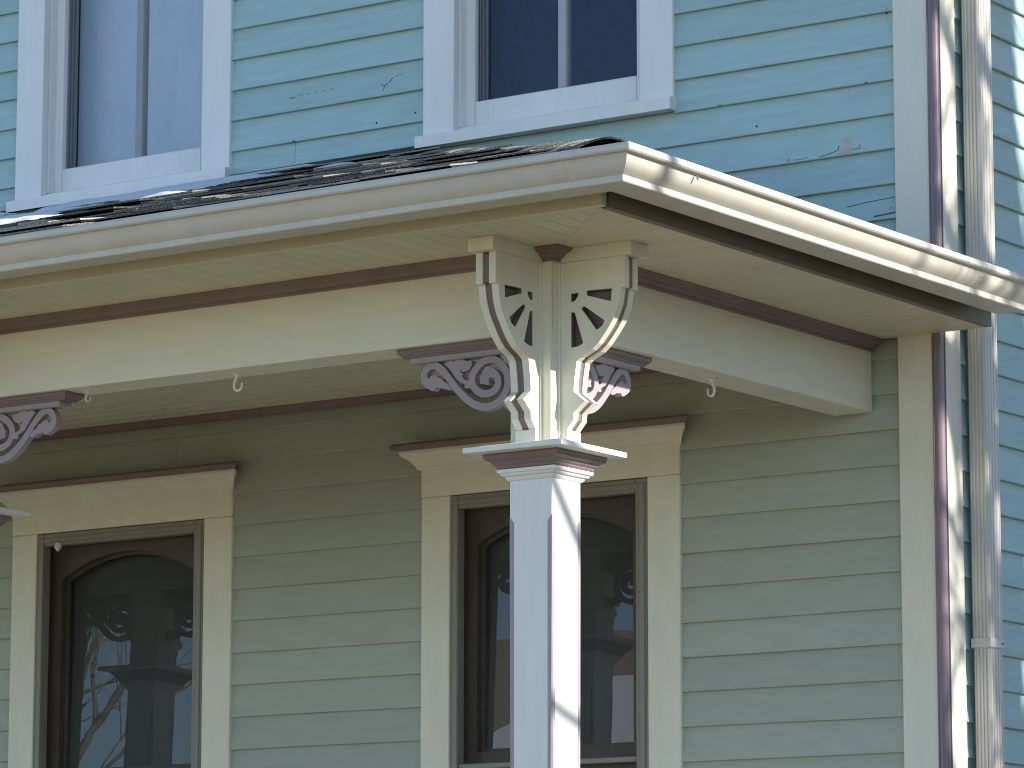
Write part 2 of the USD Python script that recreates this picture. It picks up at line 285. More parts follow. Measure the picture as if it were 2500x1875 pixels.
# ---- porch windows
def arch_poly(x0, x1, z0, spring, peak):
    c, h, s = (x0+x1)/2, (x1-x0)/2, peak-spring; r = (h*h+s*s)/(2*s); t = math.asin(h/r)
    return Polygon([(x0, z0), (x1, z0)]+[(c+r*math.sin(q), peak-r+r*math.cos(q)) for q in np.linspace(t, -t, 25)])
def porch_window(x0, x1, label, yaw):
    w = part('window', [bx(x0, x0+.112, .0, .032, 1.2, 3.2572, .003), bx(x1-.12, x1, .0, .032, 1.2, 3.2572, .003), bx(x0, x1, -.002, .032, 3.2575, 3.36, .003)], CREAM, house, label=label)
    a, b = x0+.112, x1-.12
    # head: cream crown with brown cap
    def head(prof, ends):
        rows = []
        for x, s in ((x0, -1), (x1, 1)): rows.append([(x+s*max(0, -y)*ends, y, z) for y, z in prof])
        return loft(rows)
    part('crown', head([(.03, 3.345), (-.006, 3.345), (-.012, 3.349), (-.012, 3.356), (-.016, 3.360), (-.030, 3.376), (-.046, 3.388), (-.052, 3.395), (-.052, 3.4035), (.03, 3.4035)], 1.0), CREAM, w)
    part('head_cap', head([(.02, 3.404), (-.062, 3.404), (-.072, 3.409), (-.074, 3.418), (-.066, 3.426), (.02, 3.430)], 1.0), BROWN, w)
    z0 = 1.22
    part('storm_frame', [bx(a, a+.030, .004, .040, z0, 3.256, .003), bx(b-.046, b, .004, .040, z0, 3.256, .003), bx(a+.030, b-.046, .004, .040, 3.213, 3.256, .003),
                         bx(a+.012, a+.030, -.001, .006, z0, 3.240, .002), bx(b-.030, b-.010, -.001, .006, z0, 3.240, .002), bx(a+.030, b-.030, -.001, .006, 3.224, 3.240, .002)], OLIVE, w)
    part('storm_frame', bx(a+.030, b-.046, .008, .036, 2.394, 2.411, .003), OLIVE, w, label='cross bar of the storm frame')
    ga, gb = a+.062, b-.092
    outer = sbox(a+.002, z0, b-.002, 3.25); inner = arch_poly(ga, gb, 2.448, 3.102, 3.183)
    fr = outer.difference(inner).difference(sbox(ga, z0+.06, gb, 2.36))
    part('arched_sash', extr(fr, .030, lambda p, s, z: (p, .078+s, z)), WOOD, w)
    inner2 = arch_poly(ga+.012, gb-.012, 2.460, 3.098, 3.172)
    part('arched_sash', extr(inner.buffer(.004).difference(inner2), .012, lambda p, s, z: (p, .094+s, z)), WOOD, w, label='inner bead of the arched sash')
    part('pane', ysheet(inner.buffer(.014), .1005, .028, 2.43, yaw, ga if yaw > 0 else 0), GLASS_OLD, w)
    part('pane', ysheet(sbox(ga-.01, z0+.05, gb+.01, 2.37), .0925), GLASS_OLD, w)
    return w
porch_window(*LW[0], 'porch window at the left with an arched brown sash', 0.0)
porch_window(*LW[1], 'porch window right behind the corner post', .019)
o = part('latch_tab', hull([(-3.405, .0, 3.206), (-3.375, .0, 3.206), (-3.40, -.012, 3.204), (-3.38, -.012, 3.204), (-3.40, -.006, 3.222), (-3.38, -.004, 3.220), (-3.39, -.008, 3.190), (-3.39, .0, 3.190)]), CREAM, house)

# ---- downspout on the side wall
def ribbed(x0, x1, y0, y1, z0, z1, ribs=4, c=.006, d=.0022):
    pts = []
    def side(p, q):
        p, q = np.array(p), np.array(q); t = (q-p)/np.linalg.norm(q-p); nrm = np.array([t[1], -t[0]]); L = np.linalg.norm(q-p); out = [p+t*c]
        for i in range(ribs):
            s = c+(L-2*c)*(i+.5)/ribs; wd = (L-2*c)/ribs*.28
            out += [p+t*(s-wd), p+t*(s-wd*.5)-nrm*d, p+t*(s+wd*.5)-nrm*d, p+t*(s+wd)]
        return out+[q-t*c]
    cs = [(x0, y0), (x1, y0), (x1, y1), (x0, y1)]
    for i in range(4): pts += side(cs[i], cs[(i+1) % 4])
    return loft([[(x, y, z) for x, y in pts] for z in (z0, z1)])
ds = part('downspout', ribbed(.006, .066, .150, .234, 2.688, TOP), GUTTER, house, label='ribbed cream metal downspout beside the corner', smooth=25)
part('lower_pipe', ribbed(.008, .0645, .152, .232, .6, 2.70), GUTTER, ds, smooth=25)
part('strap', [bx(.003, .0685, .1475, .2365, 2.690, 2.718, .002), bx(.0, .068, .2365, .240, 2.690, 2.718, .001)], GUTTER, ds)
part('rivet', trimesh.creation.icosphere(1, .004).apply_translation((.0695, .222, 2.705)), TRACK, ds)

# ------------------------------------------------------------------ porch
porch = thing('porch', 'cream front porch with shingled hip roof, gutters and brown moulded beam', 'porch', (-2.0, -1.0, 0))
GX, GY, SZ = .402, -2.276, 3.600                      # gutter outer corner, soffit level
FX, FY = .170, -2.043                                 # fascia corner
BX, BY, BW, BZ = -.231, -1.667, .131, 3.386           # beam outer corner, width, underside
# deck
slope = (RZ-3.697)/2.20
def roof_z(x, y, off=0): return RZ - slope*max(-y, x+1.88+.0) + off if True else 0
hipx = -2.276+.402
def zf(x, y):                                         # roof surface: the lower of the front and right slopes
    return min(RZ+slope*y, RZ-slope*(x-(hipx+.0))-0.0)
E = .075                                              # shingle edge inset from the gutter rim
ex, ey = GX-E, GY+E
ez = zf(ex-.2, ey)
deck = hull([(LEFT, ey+.03, ez-.012), (ex-.03, ey+.03, ez-.012), (LEFT, .02, RZ-.03), (hipx, .02, RZ-.03), (ex-.03, .02, ez-.012), (LEFT, ey+.03, ez-.03), (ex-.03, ey+.03, ez-.03), (ex-.03, .02, ez-.03), (LEFT, .02, ez-.03)])
part('roof_deck', deck, plain('deck_wood', (.2, .16, .12), .9), porch)
n_f = np.array([0, -slope, 1.0]); n_f /= np.linalg.norm(n_f)
# shingle courses on the front slope
EXPO = .135; S = math.sqrt(1+slope*slope); ncourse = int(2.2*S/EXPO)+1
def tab(x0, x1, y0, lift, L=.20, th=.0045, xr=None):
    y1 = y0+L/S; P = []
    for x, xx in ((x0, x0), (x1, x1)):
        for y, o in ((y0, lift), (y1, .001)):
            for t in (0, th): P.append((min(x, hipx-y), y, RZ+slope*y+o+t))
    return hull(P)
count = 0
for c in range(ncourse):
    y0 = ey-.012+c*EXPO/S
    xmax = hipx - y0 + .0                             # hip line: x = hipx - y
    x = LEFT+(c % 2)*.16+rng.uniform(0, .03)
    while x < xmax-.03:
        w = rng.uniform(.285, .335) if x > -3.9 else .66; x1 = min(x+w, xmax)
        part('shingle', tab(x+.002, x1-.002, y0+rng.uniform(-.004, .004), .003+rng.uniform(0, .005)+(.009 if rng.random() < .20 and x < .1+hipx else 0)+(rng.uniform(0, .008) if x > -2.6 else 0)), SHINGLE_LIT if rng.random() < (.45 if x > -2.6 else .15) else SHINGLE, porch); x += w; count += 1  # lighter tabs denser to the right, painting in the sunlit courses
# right slope (unseen from the street side): one sheet with its courses
rs = []
for c in range(ncourse):
    x0 = ex+.012-c*EXPO/S; ymin = -(x0-hipx)
    if ymin < -.05: xu = max(x0-.2, hipx); rs.append(hull([(x0, ymin, RZ-slope*(x0-hipx)+a) for a in (.003, .0075)]+[(x0, .0, RZ-slope*(x0-hipx)+a) for a in (.003, .0075)]+[(xu, -(xu-hipx), RZ-slope*(xu-hipx)+a) for a in (.0, .0045)]+[(xu, .0, RZ-slope*(xu-hipx)+a) for a in (.0, .0045)]))
part('shingle_courses', rs, SHINGLE, porch, kind='stuff', label='shingle courses of the right roof slope')
# hip caps
hd = np.array([-1, 1, slope]); hd /= np.linalg.norm(hd); hs = np.array([1, 1, 0])/math.sqrt(2)
t = 0.13; L = math.sqrt(2)*2.2*math.sqrt(1+slope*slope/2); kk = 0
p0 = np.array([ex+.015, ey-.015, ez])
while t < L-.25:
    a = p0+hd*t; b = p0+hd*(t+.30); rows = []; low = max(0.0, 1-kk/7)
    for q, o, wd in ((a, .003+.011*low+rng.uniform(0, .004*low), .07+.028*low), (b, .001, .065+.028*low)):
        top = [q+hs*wd*u+np.array([0, 0, (.002+o)*(1-abs(u)**3)+.004-(math.sqrt(u*u+.02)-.1414)/.8686*wd*slope*.7071]) for u in np.linspace(-1, 1, 11)]
        rows.append([p for p in top]+[p-np.array([0, 0, .0032+.002*low]) for p in top[::-1]])
    part('hip_cap', loft(rows), SHINGLE_LIT if kk % 3 else SHINGLE, porch, label=None); t += .15; kk += 1
part('flashing', hull([(LEFT, -.045, RZ-.045*slope+.010), (hipx, -.045, RZ-.045*slope+.010), (LEFT, .003, RZ+.03), (hipx, .003, RZ+.03), (LEFT, -.045, RZ-.045*slope+.012), (hipx, -.045, RZ-.045*slope+.012), (LEFT, .001, RZ+.03), (hipx, .001, RZ+.03)]), plain('lead_flashing', (.05, .05, .05), .6), porch)
# gutter
gp = [(0, 3.670), (0, 3.685), (.003, 3.688), (.012, 3.688), (.014, 3.684), (.006, 3.680), (.006, 3.674), (.014, 3.667), (.022, 3.656), (.030, 3.643), (.040, 3.633), (.050, 3.628), (.054, 3.621), (.054, 3.608), (.058, 3.6045), (.150, 3.6095), (.200, 3.640), (.200, 3.644), (.148, 3.6135), (.056, 3.610)]
gp_out = [(0.002, 3.6845), (0, 3.683), (0, 3.672), (.004, 3.668), (.0150, 3.6665), (.0175, 3.660), (.021, 3.650), (.027, 3.640), (.036, 3.631), (.046, 3.6245), (.0500, 3.6220), (.0505, 3.620), (.0505, 3.608), (.053, 3.6055), (.150, 3.6095), (.206, 3.637)]
gp_in = [(d+.0025 if i < 13 else d-.001, z+.002) for i, (d, z) in enumerate(gp_out)][::-1]
gprof = gp_out + [(.206, 3.690), (.203, 3.690)] + [(.203, 3.6395), (.149, 3.6125)] + gp_in[3:-1] + [(.010, 3.6845), (.010, 3.688), (.003, 3.688)]
def front_far(m): return m
part('gutter', mitre(gprof, (GX, GY), 'front', LEFT), GUTTER, porch, label='gutter along the front eave', smooth=35)
gr = part('gutter', mitre(gprof, (GX, GY), 'side', -.13), GUTTER, porch, label='gutter along the right eave, in sunlight', smooth=35)
part('end_cap', extr(Polygon([(d, z) for d, z in gp_out]+[(.206, 3.688), (.002, 3.688)]), .002, lambda d, s, z: (GX-d, -.129+s, z)), GUTTER, gr)
part('joint', [hull([(.20, GY-.0006+d, z) for d, z in gp_out[:3]]+[(.202, GY-.0006+d, z) for d, z in gp_out[:3]])], GUTTER, porch)
part('screw', tube([(.392, -1.955, 3.664), (.3945, -1.955, 3.652)], .0025, 6), plain('steel', (.5, .5, .5), .3, 1.0), gr)
for w_, at in (('front', .158), ('front', -3.05)):
    pr_ = [(d-.0007, z) for d, z in gp_out]+[(d+.0004, z) for d, z in gp_out[::-1]]
    part('lap_joint', loft([[(x_, GY+d, z) for d, z in pr_] for x_ in (at, at+.045)]), GUTTER, porch)
part('lap_joint', loft([[(GX-d, y_, z) for d, z in pr_] for y_ in (-.47, -.42)]), GUTTER, gr)
# fascia
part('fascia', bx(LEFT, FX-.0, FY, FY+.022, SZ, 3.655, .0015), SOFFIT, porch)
part('fascia', bx(FX-.022, FX, FY+.036, .0, SZ, 3.655, .0015), paint('fascia_dark_tone', (.20, .187, .14), .6, .1, (1, 1, 1), .2, .2), porch, label='fascia behind the right gutter, toned darker than the front one')  # right fascia coloured darker than the front board
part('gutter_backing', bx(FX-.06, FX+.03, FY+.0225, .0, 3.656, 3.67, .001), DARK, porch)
# soffit planks, mitred at the corner: front ones run across (Y), right ones run across (X)
SW = .0635
def plank(p, ax):                                      # quad outline -> thin board whose long edges are eased
    p = np.array(p, float); c = p[:, ax].mean(); W = p[:, ax].max()-p[:, ax].min(); k = lambda e: np.where(np.arange(2) == ax, 1-2*e/W, 1.0)
    m = np.where(np.arange(2) == ax, c, 0.0); q = lambda e: m+(p-m)*k(e); out = []
    for e, z in ((.0006, SZ+.0016), (.0006, SZ+.012), (.0022, SZ)): out += [(*r, z) for r in q(e)]
    return hull(out)
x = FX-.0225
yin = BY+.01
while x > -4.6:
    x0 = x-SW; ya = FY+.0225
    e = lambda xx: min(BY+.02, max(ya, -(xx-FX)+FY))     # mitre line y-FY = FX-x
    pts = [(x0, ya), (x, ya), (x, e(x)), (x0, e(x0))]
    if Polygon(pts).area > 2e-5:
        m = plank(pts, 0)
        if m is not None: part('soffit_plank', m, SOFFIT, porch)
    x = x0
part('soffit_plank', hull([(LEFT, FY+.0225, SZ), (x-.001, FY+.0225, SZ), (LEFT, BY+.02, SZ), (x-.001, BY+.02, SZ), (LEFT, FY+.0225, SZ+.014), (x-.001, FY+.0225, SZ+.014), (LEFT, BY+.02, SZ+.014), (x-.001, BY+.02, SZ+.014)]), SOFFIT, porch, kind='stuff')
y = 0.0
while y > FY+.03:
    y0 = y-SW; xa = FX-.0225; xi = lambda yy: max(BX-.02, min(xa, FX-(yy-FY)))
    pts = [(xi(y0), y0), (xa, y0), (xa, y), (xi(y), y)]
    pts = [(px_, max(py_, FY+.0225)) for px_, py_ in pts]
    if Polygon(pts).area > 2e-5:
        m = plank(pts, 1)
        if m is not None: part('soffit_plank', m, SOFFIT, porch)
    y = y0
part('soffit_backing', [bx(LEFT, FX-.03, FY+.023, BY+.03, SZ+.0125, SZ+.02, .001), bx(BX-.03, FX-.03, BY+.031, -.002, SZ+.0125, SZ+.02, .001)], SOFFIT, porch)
# beams
part('beam', bx(LEFT, BX, BY, BY+BW, BZ, SZ+.0, .003), CREAM_H, porch, label='front porch beam')
part('beam', bx(BX-BW, BX, BY+BW+.0005, .004, BZ, SZ+.0, .003), CREAM_H, porch, label='side porch beam ending at the house wall')
cr = [(.0, 3.566), (-.007, 3.566), (-.0095, 3.5685), (-.0095, 3.5740), (-.0140, 3.5748), (-.0200, 3.5790), (-.0240, 3.5860), (-.0310, 3.5880), (-.0370, 3.5890), (-.0385, 3.5930), (-.0440, 3.5940), (-.0460, 3.5995), (.0, 3.5995)]
part('crown_moulding', mitre(cr, (BX, BY), 'front', LEFT), BROWN, porch, label='brown crown moulding along the front beam')
part('crown_moulding', mitre(cr, (BX, BY), 'side', .003), BROWN, porch, label='brown crown moulding along the side beam')
# porch ceiling
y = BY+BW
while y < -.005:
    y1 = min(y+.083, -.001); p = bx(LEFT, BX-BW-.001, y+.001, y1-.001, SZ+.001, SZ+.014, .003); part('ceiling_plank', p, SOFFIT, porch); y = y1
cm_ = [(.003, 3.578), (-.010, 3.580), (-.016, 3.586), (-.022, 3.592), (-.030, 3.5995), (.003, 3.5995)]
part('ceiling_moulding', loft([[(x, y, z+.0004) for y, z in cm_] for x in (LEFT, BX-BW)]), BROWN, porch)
# floor
y = BY-.15
while y < -.02:
    y1 = min(y+.14, -.02); part('floor_board', bx(LEFT, .12, y+.002, y1-.002, .72, .75, .003), paint('porch_floor_%d' % int(1000*(y+5)), (.30, .30, .29), .5), porch); y = y1
part('skirt', bx(LEFT, .10, BY-.12, BY-.10, .05, .72), CREAM, porch)

# ------------------------------------------------------------------ porch posts
PW = .132
PROF = [(0, 3.5635), (.2035, 3.5635), (.2035, 3.481), (.192, 3.4805), (.189, 3.461), (.185, 3.439), (.179, 3.423), (.171, 3.406), (.157, 3.386), (.141, 3.3655), (.1215, 3.3435), (.1025, 3.328), (.0655, 3.3112), (.0645, 3.309), (.0545, 3.302), (.0478, 3.262), (.0445, 3.228), (.0455, 3.222), (.0788, 3.1955), (.045, 3.1682), (.044, 3.150), (.0218, 3.1245), (.0238, 3.1245), (.0238, 3.086), (0, 3.086)]
HOLES = [[(.037, 3.481), (.060, 3.481), (.0585, 3.4725), (.054, 3.4655), (.047, 3.460), (.037, 3.458)],
         [(.086, 3.484), (.164, 3.482), (.161, 3.448), (.086, 3.471)],
         [(.077, 3.445), (.141, 3.400), (.133, 3.386), (.116, 3.377), (.069, 3.438)],
         [(.037, 3.432), (.048, 3.431), (.075, 3.347), (.059, 3.340), (.037, 3.338)]]
def scroll_shape():
    A = np.array([[-0.0002232841082494892, -7.528752475005835e-07, 0.41478268823686065], [-2.106422706832452e-05, -0.0001839879510624233, 3.473525248403113]])
    def T(pts):
        p = np.asarray(pts, float); return np.c_[p, np.ones(len(p))] @ A.T
    def smooth(pts, k=8):
        p = np.asarray(pts, float)
        for _ in range(3):
            q = [p[0]]
            for a, b in zip(p[:-1], p[1:]): q += [a*.75+b*.25, a*.25+b*.75]
            p = np.array(q+[p[-1]])
        return p
    def band(pts, w0, w1=None):
        p = T(smooth(pts)); w1 = w1 or w0; n = len(p); ws = np.linspace(w0, w1, n)
        return unary_union([LineString(p[i:i+2]).buffer(ws[i]/2*.000225, 6) for i in range(n-1)])
    P = lambda pts, s=True: Polygon(T(smooth(list(pts)+[pts[0]]) if s else pts)).buffer(0)
    main = [(560, 985), (450, 930), (425, 850), (440, 760), (500, 680), (590, 655), (690, 720), (790, 850), (900, 1000), (1010, 1120), (1110, 1205), (1220, 1262), (1340, 1278), (1460, 1240), (1560, 1160), (1630, 1050), (1655, 900), (1635, 760), (1570, 650), (1480, 585), (1390, 575), (1290, 610), (1200, 700), (1145, 800), (1130, 890), (1160, 990), (1230, 1060), (1330, 1088), (1430, 1060), (1500, 990), (1520, 900), (1490, 810), (1420, 745), (1350, 735)]
    s = [band(main, 88)]
    s.append(P([(410, 860), (470, 800), (540, 830), (600, 800), (640, 850), (690, 850), (725, 910), (780, 930), (850, 1020), (760, 1030), (700, 990), (650, 1000), (600, 985), (560, 1010), (500, 990), (440, 980)]))
    s.append(P([(740, 640), (830, 580), (880, 620), (920, 560), (1000, 560), (1050, 610), (1130, 585), (1140, 660), (1090, 730), (1020, 780), (980, 830), (1060, 900), (1130, 860), (1160, 960), (1100, 1000), (1010, 920), (930, 900), (860, 790), (820, 720)]))
    s.append(P([(1350, 700), (1280, 740), (1290, 790), (1240, 830), (1260, 880), (1240, 940), (1300, 930), (1350, 960), (1400, 930), (1370, 880), (1400, 830), (1470, 860), (1480, 780)]))
    s.append(P([(960, 900), (1050, 905), (1100, 960), (1090, 1010), (1010, 985), (1050, 950)]))
    s.append(P([(1560, 1130), (1850, 1080), (1850, 1330), (1760, 1300), (1690, 1310), (1640, 1310), (1590, 1250)], False))
    s.append(P([(1540, 520), (1850, 460), (1850, 560), (1700, 700), (1610, 620)], False))
    g = unary_union(s)
    holes = [P([(480, 850), (490, 760), (545, 715), (600, 718), (545, 780), (518, 868)]), P([(622, 795), (670, 822), (640, 842)], False), P([(715, 842), (772, 890), (725, 906)], False),
             P([(955, 728), (985, 790), (1040, 790), (1085, 755), (1055, 735), (1020, 770), (985, 760), (972, 725)]), Point(T([(1405, 885)])[0]).buffer(.0068), band([(1405, 885), (1432, 935), (1400, 985), (1330, 1010)], 26)]
    for h in holes: g = g.difference(h)
    g = g.intersection(sbox(-.001, 3.15, .40, 3.352)).buffer(0).simplify(.0004)
    return g
SCROLL = scroll_shape()
def scroll(post, to, lab):
    s = part('scroll_bracket', extr(SCROLL, .022, to), LAV, post, label=lab)
    # plate and moulded cap above the scroll
    def strip(prof, a1, mat, name):
        smax = max(q for q, z in prof); m = loft([[to(0, -q, z), to(a1-(smax-q), -q, z), to(a1-(smax-q), q, z), to(0, q, z)] for q, z in prof]); part(name, m, mat, s)
    strip([(.020, 3.346), (.0235, 3.3475), (.026, 3.350), (.026, 3.3605)], .352, LAV, 'plate')
    strip([(.027, 3.3610), (.030, 3.3625), (.030, 3.3665), (.033, 3.3672), (.036, 3.3695), (.038, 3.3735), (.041, 3.3745), (.0415, 3.3775), (.0415, 3.3856)], .386, BROWN, 'cap_moulding')
def bracket(post, to, lab):
    prof = Polygon(PROF).buffer(0); holed = prof
    for h in HOLES: holed = holed.difference(Polygon(h))
    TH = .021
    b = part('bracket', [extr(holed, TH, lambda a, s, z: to(a, s+.0205, z)), extr(holed, TH, lambda a, s, z: to(a, s-.0205, z))], CREAM, post, label=lab)
    lin = []
    for hh in HOLES:
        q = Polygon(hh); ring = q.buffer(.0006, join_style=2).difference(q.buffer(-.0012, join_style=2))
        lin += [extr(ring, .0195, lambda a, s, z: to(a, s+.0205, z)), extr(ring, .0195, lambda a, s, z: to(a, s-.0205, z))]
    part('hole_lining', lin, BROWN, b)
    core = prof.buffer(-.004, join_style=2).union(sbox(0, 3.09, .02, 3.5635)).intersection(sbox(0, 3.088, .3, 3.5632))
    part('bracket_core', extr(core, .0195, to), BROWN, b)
    part('header_block', [extr(sbox(0, 3.564, .228, SZ-.0005), .078, to)], CREAM, b)
    part('edge_strip', [extr(sbox(0, 3.09, .006, 3.5635), .074, to)], CREAM, b)
    part('base_block', [extr(sbox(0, 3.0845, .0252, 3.1235), .0632, to)], CREAM, b)
def make_post(px, py, label, brackets, scrolls):
    cx, cy = px-PW/2, py+PW/2
    p = thing('porch_post', label, 'porch post', (cx, cy, .75), 'posts of the front porch')
    h, c, zc = PW/2, .0135, 2.888
    def ring(q, z): return [(cx+x, cy+y, z) for x, y in ((-h+q, -h), (h-q, -h), (h, -h+q), (h, h-q), (h-q, h), (-h+q, h), (-h, h-q), (-h, -h+q))]
    part('shaft', loft([ring(c, .95), ring(c, zc), ring(.0012, zc+.016), ring(.0012, 3.006)]), WHITE, p)
    part('base', bx(cx-h-.004, cx+h+.004, cy-h-.004, cy+h+.004, .75, .96, .004), WHITE, p)
    for sx, sy in ((-1, -1), (1, -1), (1, 1), (-1, 1)):
        e = .0008; A = (cx+sx*(h-c+e), cy+sy*(h+e)); B = (cx+sx*(h+e), cy+sy*(h-c+e)); m = (cx+sx*(h+e*.2), cy+sy*(h+e*.2)); dz = np.array([-sx*.002, -sy*.002])
        part('chamfer_strip', hull([(*A, .97), (*B, .97), (*A, zc), (*B, zc), (m[0], m[1], zc+.0165), (A[0]+dz[0], A[1]+dz[1], .97), (B[0]+dz[0], B[1]+dz[1], .97), (A[0]+dz[0], A[1]+dz[1], zc), (B[0]+dz[0], B[1]+dz[1], zc)]), LAV, p)
    part('upper_block', bx(cx-h, cx+h, cy-h, cy+h, 3.084, SZ, .004) if True else None, CREAM, p)
    part('necking', square_turn([(0, 2.998), (.0035, 2.9995), (.007, 3.004), (.0085, 3.006), (.0085, 3.009), (.015, 3.0105), (.018, 3.014), (.0185, 3.017), (.0235, 3.018), (.0245, 3.0205), (.0245, 3.027), (0, 3.0275)], cx, cy, h), WHITE, p)
    part('capital_moulding', square_turn([(.005, 3.0278), (.024, 3.0285), (.026, 3.032), (.027, 3.036), (.0315, 3.0385), (.0345, 3.042), (.0355, 3.046), (.0405, 3.0485), (.047, 3.052), (.0505, 3.058), (.051, 3.0655), (.005, 3.066)], cx, cy, h), BROWN, p)
    part('abacus', square_turn([(.0, 3.0664), (.083, 3.0664), (.0865, 3.068), (.088, 3.0715), (.088, 3.078), (.0865, 3.0815), (.083, 3.083), (.0, 3.0838)], cx, cy, h), WHITE, p, smooth=40)
    tos = {'front': lambda a, s, z: (cx+s, cy-h-a, z), 'right': lambda a, s, z: (cx+h+a, cy+s, z), 'left': lambda a, s, z: (cx-h-a, cy+s, z), 'back': lambda a, s, z: (cx+s, cy+h+a, z)}
    for b, l in brackets: bracket(p, tos[b], l)
    for s, l in scrolls: scroll(p, tos[s], l)
    return p
make_post(-.233, -1.670, 'white corner porch post with two fan-cut brackets and a moulded capital', [('front', 'bracket pointing to the street'), ('right', 'bracket pointing right, partly in sun')], [('left', 'scroll bracket under the front beam'), ('back', 'scroll bracket under the side beam')])
make_post(-2.308, -1.670, 'porch post mostly cut off by the left edge of the picture', [('front', None)], [('right', None), ('left', None)])
make_post(-4.45, -1.670, 'third porch post, out of the picture, showing as a reflection in the left porch window', [('front', None)], [('right', None), ('left', None)])
# plain cream skin of the beam corner between the brackets is the post's upper block

# ------------------------------------------------------------------ hooks under the beam
def hook(name, x, y, z, ang, label, scale=1.0, group=None):
    t = thing(name, label, 'hook', (x, y, z), 'hooks under the porch beams')
    c, s = math.cos(ang), math.sin(ang)
    w = lambda a, zz: (x+a*c*scale, y+a*s*scale, z+zz*scale)
    b = trimesh.creation.cylinder(.0165*scale, .004*scale, sections=20).apply_translation((x, y, z-.002*scale))
    cone = trimesh.creation.cone(.012*scale, .018*scale, sections=16); cone.apply_transform(trimesh.transformations.rotation_matrix(math.pi, (1, 0, 0))); cone.apply_translation((x, y, z-.004*scale))
    part('base', [b, cone], HOOKM, t, smooth=40)
    pts = [w(0, -.012), w(-.003, -.02), w(-.008, -.028)]+[w(.004+.0125*math.cos(q), -.038+.0125*math.sin(q)) for q in np.linspace(math.pi*.85, math.pi*2.12, 12)]+[w(.0185, -.030)]
    part('hook_arm', tube(pts, np.linspace(.0042, .0034, len(pts))*scale, 8), HOOKM, t, smooth=50)
hook('ceiling_hook', -1.3315, -1.602, BZ, .15, 'white hook under the front beam, left of the scroll bracket')
hook('ceiling_hook', -.297, -.782, BZ, math.pi-.2, 'white hook under the side beam, curling to the left')
hook('ceiling_hook', -1.878, -1.60, BZ, 1.3, 'small thin hook beside the scroll bracket at the left edge', .62)

# ------------------------------------------------------------------ snow left on the porch roof
nx, ny = 260, 44; xs = np.linspace(-4.6, -1.95, nx); ys = np.linspace(-1.05, -.05, ny); XX, YY = np.meshgrid(xs, ys, indexing='ij')
f = meshkit.fbm(np.stack([XX*2.6, YY*7.0, np.full_like(XX, 2.2)], -1), 5, 11) + .26*((YY+1.05)/1.0) - .28*np.clip((XX+2.6)/.65, 0, 1) - .12
hgt = np.clip((f-.50)*.14, -.004, .016)
vz = RZ+slope*YY+.012+hgt; keep = hgt > 0
v = np.stack([XX, YY, vz], -1).reshape(-1, 3); fc = []
for i in range(nx-1):
    for j in range(ny-1):
        if keep[i, j] or keep[i+1, j] or keep[i, j+1] or keep[i+1, j+1]:
            a = i*ny+j; fc += [(a, a+ny, a+ny+1), (a, a+ny+1, a+1)]
sm = trimesh.Trimesh(v, np.array(fc), process=False); sm.remove_unreferenced_vertices()
o = part('snow', sm, SNOW, smooth=60); tag(o.prim, 'thin bluish patches of snow on the porch shingles at left', 'snow', None, 'stuff')

# ------------------------------------------------------------------ trees
def grow(p, d, length, r, depth, r_, out, spread=.6, up=.15):
    n = 5; pts = [np.array(p, float)]; dd = np.array(d, float); dd /= np.linalg.norm(dd); dirs = []
    for i in range(n):
        dd = dd+np.array([r_.gauss(0, .12), r_.gauss(0, .12), r_.gauss(0, .08)+up*.2]); dd /= np.linalg.norm(dd); pts.append(pts[-1]+dd*length/n); dirs.append(dd.copy())
    out.append(tube(pts, np.linspace(r, r*.55, n+1), 6 if r > .03 else 4, caps=False))
    if depth == 0: return
    for k in range(r_.choice((3, 4)) if depth > 1 else 4):
        i = r_.randint(1, n-1) if k else n-1; ax = np.array([r_.gauss(0, 1), r_.gauss(0, 1), r_.gauss(0, .5)]); nd = dirs[i]+spread*ax/np.linalg.norm(ax)*r_.uniform(.8, 1.4)+np.array([0, 0, up])
        grow(pts[i+1], nd, length*r_.uniform(.55, .8), r*r_.uniform(.42, .6), depth-1, r_, out, spread, up)
def bare_tree(x, y, h, r, seed, label):
    r_ = random.Random(seed); t = thing('bare_tree', label, 'tree', (x, y, 0), 'bare trees across the lawn'); out = []
    tr = [(x, y, -.2), (x+r_.uniform(-.1, .1), y, h*.15), (x+r_.uniform(-.2, .2), y+r_.uniform(-.2, .2), h*.35)]
    part('trunk', tube(tr, [r*.9, r*.7, r*.6], 10), BARK, t, smooth=50)
    for k in range(5):
        q = k*2*math.pi/5+r_.uniform(-.3, .3); grow(tr[-1] if k % 2 == 0 else tr[-2]+0*np.array(tr[-2]) if False else (np.array(tr[-1])*(.9 if k else 1)+np.array(tr[1])*(.1 if k else 0)), (math.cos(q)*.6, math.sin(q)*.6, 1), h*.30, r*.33, 5, r_, out)
    part('branches', out, BARK, t)
bare_tree(-25.5, -22.5, 11, .26, 3, 'nearest bare tree across the lawn, mirrored in the left porch window')
bare_tree(-34, -33, 14, .28, 5, 'tallest bare tree further off, mirrored in the left porch window')
bare_tree(-30.5, -24, 10, .20, 17, 'slender bare tree across the lawn, mirrored in the left porch window')
